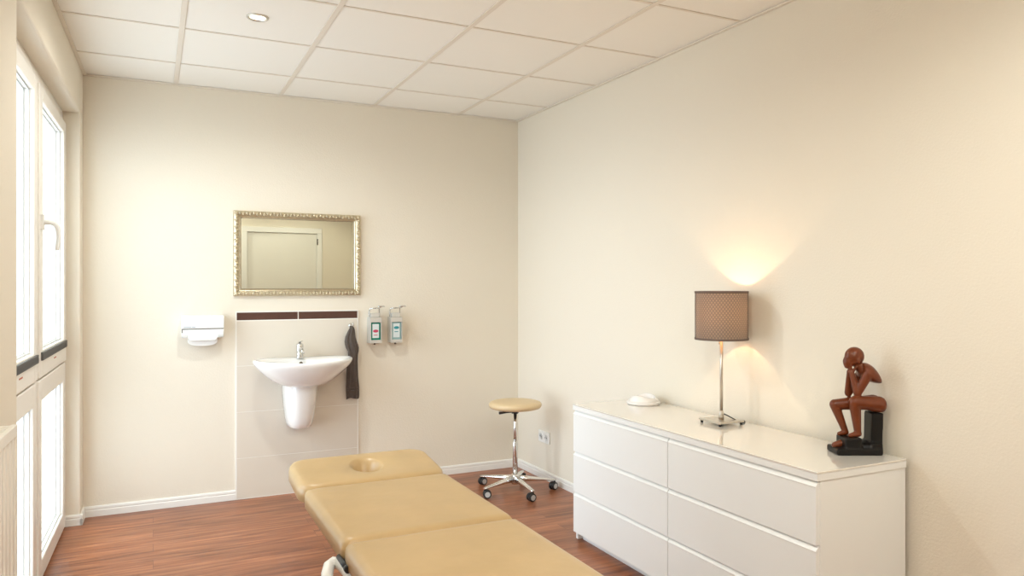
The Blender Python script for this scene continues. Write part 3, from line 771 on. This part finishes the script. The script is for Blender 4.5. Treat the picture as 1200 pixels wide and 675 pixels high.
# shoulders and the leaf-shaped hunched back ending in a point
ell(b, P(262, 212), (.028, .046, .026), 20); 
rg = []
for q in range(13):
    t_ = q/12; cx = 240+t_*102; cy = 208+48*t_**1.5; hh = .040*(math.sin(PI*min(1, .28+t_*.72)))**.7+.0015; ww = .047*(math.sin(PI*min(1, .35+t_*.65)))**.6+.002
    c0 = Vector(P(cx, cy)); rg.append([c0+Vector((0, ww*math.cos(2*PI*i/20), hh*math.sin(2*PI*i/20)*(1 if math.sin(2*PI*i/20) > 0 else .62))) for i in range(20)])
loft(b, rg)
# neck, bald head tipped forward, brow, nose, chin, ears
capsule(b, P(250, 200), P(215, 160), .020, .016)
ell(b, P(208, 128), (.036, .030, .036), 24, Matrix.Rotation(R(20), 3, 'Y'))
ell(b, P(182, 150), (.022, .020, .030), 18, Matrix.Rotation(R(15), 3, 'Y'))
ell(b, P(158, 152), (.006, .005, .011), 10); ell(b, P(175, 178), (.013, .012, .009), 12)
for s_ in (-1, 1): ell(b, P(212, 148, s_*.029), (.007, .004, .011), 10)
fig = fin('seated_figure', b, M['wood_red'], stt, smooth=True)
rm = fig.modifiers.new('remesh', 'REMESH'); rm.mode = 'VOXEL'; rm.voxel_size = .0022; rm.use_smooth_shade = True
sm = fig.modifiers.new('smooth', 'SMOOTH'); sm.iterations = 5; sm.factor = .6
fig['label'] = 'polished red-brown body'
b = bm_new()
def sl(cx0, cx1, cyb, cyt, y0, y1, tp=0):
    x0, x1 = P(cx0, 0)[0], P(cx1, 0)[0]; z0, z1 = P(0, cyb)[2], P(0, cyt)[2]
    vs = box(b, x0, y0, z0, x1, y1, z1)
    return vs
sl(97, 318, 605, 572, -.050, .050); sl(140, 222, 580, 521, -.044, .042)
v = sl(276, 332, 590, 402, -.034, .036)
for q in v[:4]: q.co.x -= .004
ell(b, P(255, 570), (.045, .045, .022), 20); sl(265, 322, 600, 545, -.046, .046)
bs = fin('carved_base', b, M['wood_black'], stt, smooth=True)
rm = bs.modifiers.new('remesh', 'REMESH'); rm.mode = 'VOXEL'; rm.voxel_size = .0026; rm.use_smooth_shade = True
sm = bs.modifiers.new('smooth', 'SMOOTH'); sm.iterations = 22; sm.factor = .6
bs['label'] = 'black-stained chair-shaped base'
b = bm_new(); capsule(b, P(112, 566, .0), P(150, 556, .0), .012, .016); fin('carved_step', b, M['wood_red'], stt, smooth=True)

# ------------------------------------------------------------------ daylight
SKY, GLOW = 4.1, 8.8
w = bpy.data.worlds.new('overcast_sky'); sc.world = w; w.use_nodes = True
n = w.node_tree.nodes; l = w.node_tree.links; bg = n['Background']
tc = n.new('ShaderNodeTexCoord')
# overcast sky, with an added bright lobe to lift the right wall and chest
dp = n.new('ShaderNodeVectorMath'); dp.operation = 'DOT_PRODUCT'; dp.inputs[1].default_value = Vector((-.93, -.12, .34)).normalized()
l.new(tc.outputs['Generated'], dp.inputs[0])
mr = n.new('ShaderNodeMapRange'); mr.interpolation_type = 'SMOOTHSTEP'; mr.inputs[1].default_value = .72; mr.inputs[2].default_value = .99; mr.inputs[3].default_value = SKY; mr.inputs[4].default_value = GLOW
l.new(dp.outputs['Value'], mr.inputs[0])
mx = n.new('ShaderNodeMix'); mx.data_type = 'RGBA'; mx.inputs[6].default_value = (.83, .96, 1.10, 1); mx.inputs[7].default_value = (.84, .97, 1.12, 1)
m2 = n.new('ShaderNodeMapRange'); m2.inputs[1].default_value = .7; m2.inputs[2].default_value = .9
l.new(dp.outputs['Value'], m2.inputs[0]); l.new(m2.outputs[0], mx.inputs[0])
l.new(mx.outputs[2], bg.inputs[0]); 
# world a little brighter below the horizon, added to lift the ceiling
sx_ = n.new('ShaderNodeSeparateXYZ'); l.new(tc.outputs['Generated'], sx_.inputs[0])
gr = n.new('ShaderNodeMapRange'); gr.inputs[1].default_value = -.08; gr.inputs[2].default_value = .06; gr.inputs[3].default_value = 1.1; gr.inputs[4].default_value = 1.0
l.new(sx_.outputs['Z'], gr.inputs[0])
# sky dimmed by hand on the far side to tone down the upper panes
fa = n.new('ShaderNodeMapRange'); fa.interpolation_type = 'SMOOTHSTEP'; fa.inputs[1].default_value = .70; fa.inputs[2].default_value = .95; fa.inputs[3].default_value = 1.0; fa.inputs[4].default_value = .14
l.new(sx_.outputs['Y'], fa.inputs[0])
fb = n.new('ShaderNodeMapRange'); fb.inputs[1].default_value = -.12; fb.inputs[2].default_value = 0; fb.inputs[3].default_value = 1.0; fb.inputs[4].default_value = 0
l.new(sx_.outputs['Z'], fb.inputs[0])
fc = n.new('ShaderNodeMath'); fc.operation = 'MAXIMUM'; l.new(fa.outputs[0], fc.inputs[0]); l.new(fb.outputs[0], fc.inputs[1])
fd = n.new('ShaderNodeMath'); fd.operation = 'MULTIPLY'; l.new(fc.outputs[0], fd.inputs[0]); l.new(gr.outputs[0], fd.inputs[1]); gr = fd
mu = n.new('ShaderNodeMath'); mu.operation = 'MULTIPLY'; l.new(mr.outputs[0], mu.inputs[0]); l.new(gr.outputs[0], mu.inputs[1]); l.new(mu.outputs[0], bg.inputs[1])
# light portal in the window opening guides the sky sampling only
L = bpy.data.lights.new('window_portal', 'AREA'); L.shape = 'RECTANGLE'; L.size = 2.35; L.size_y = 1.95; L.cycles.is_portal = True
o = bpy.data.objects.new('window_portal', L); col.objects.link(o)
o.location = (XL-.175, YB-1.1, 1.18); o.rotation_euler = (0, R(-90), AL)

# ------------------------------------------------------------------ camera
cd = bpy.data.cameras.new('camera'); cam = bpy.data.objects.new('camera', cd); col.objects.link(cam)
cam.location = (0, 0, 1.365); cam.rotation_euler = (R(90), 0, R(-25.85))
cd.sensor_width = 36; cd.lens = 868/1200*36; cd.shift_y = -2.5/1200; cd.clip_start = .05
sc.camera = cam
vs = sc.view_settings; vs.view_transform = 'Standard'; vs.look = 'None'; vs.gamma = 1; vs.use_curve_mapping = False; vs.exposure = 0.0
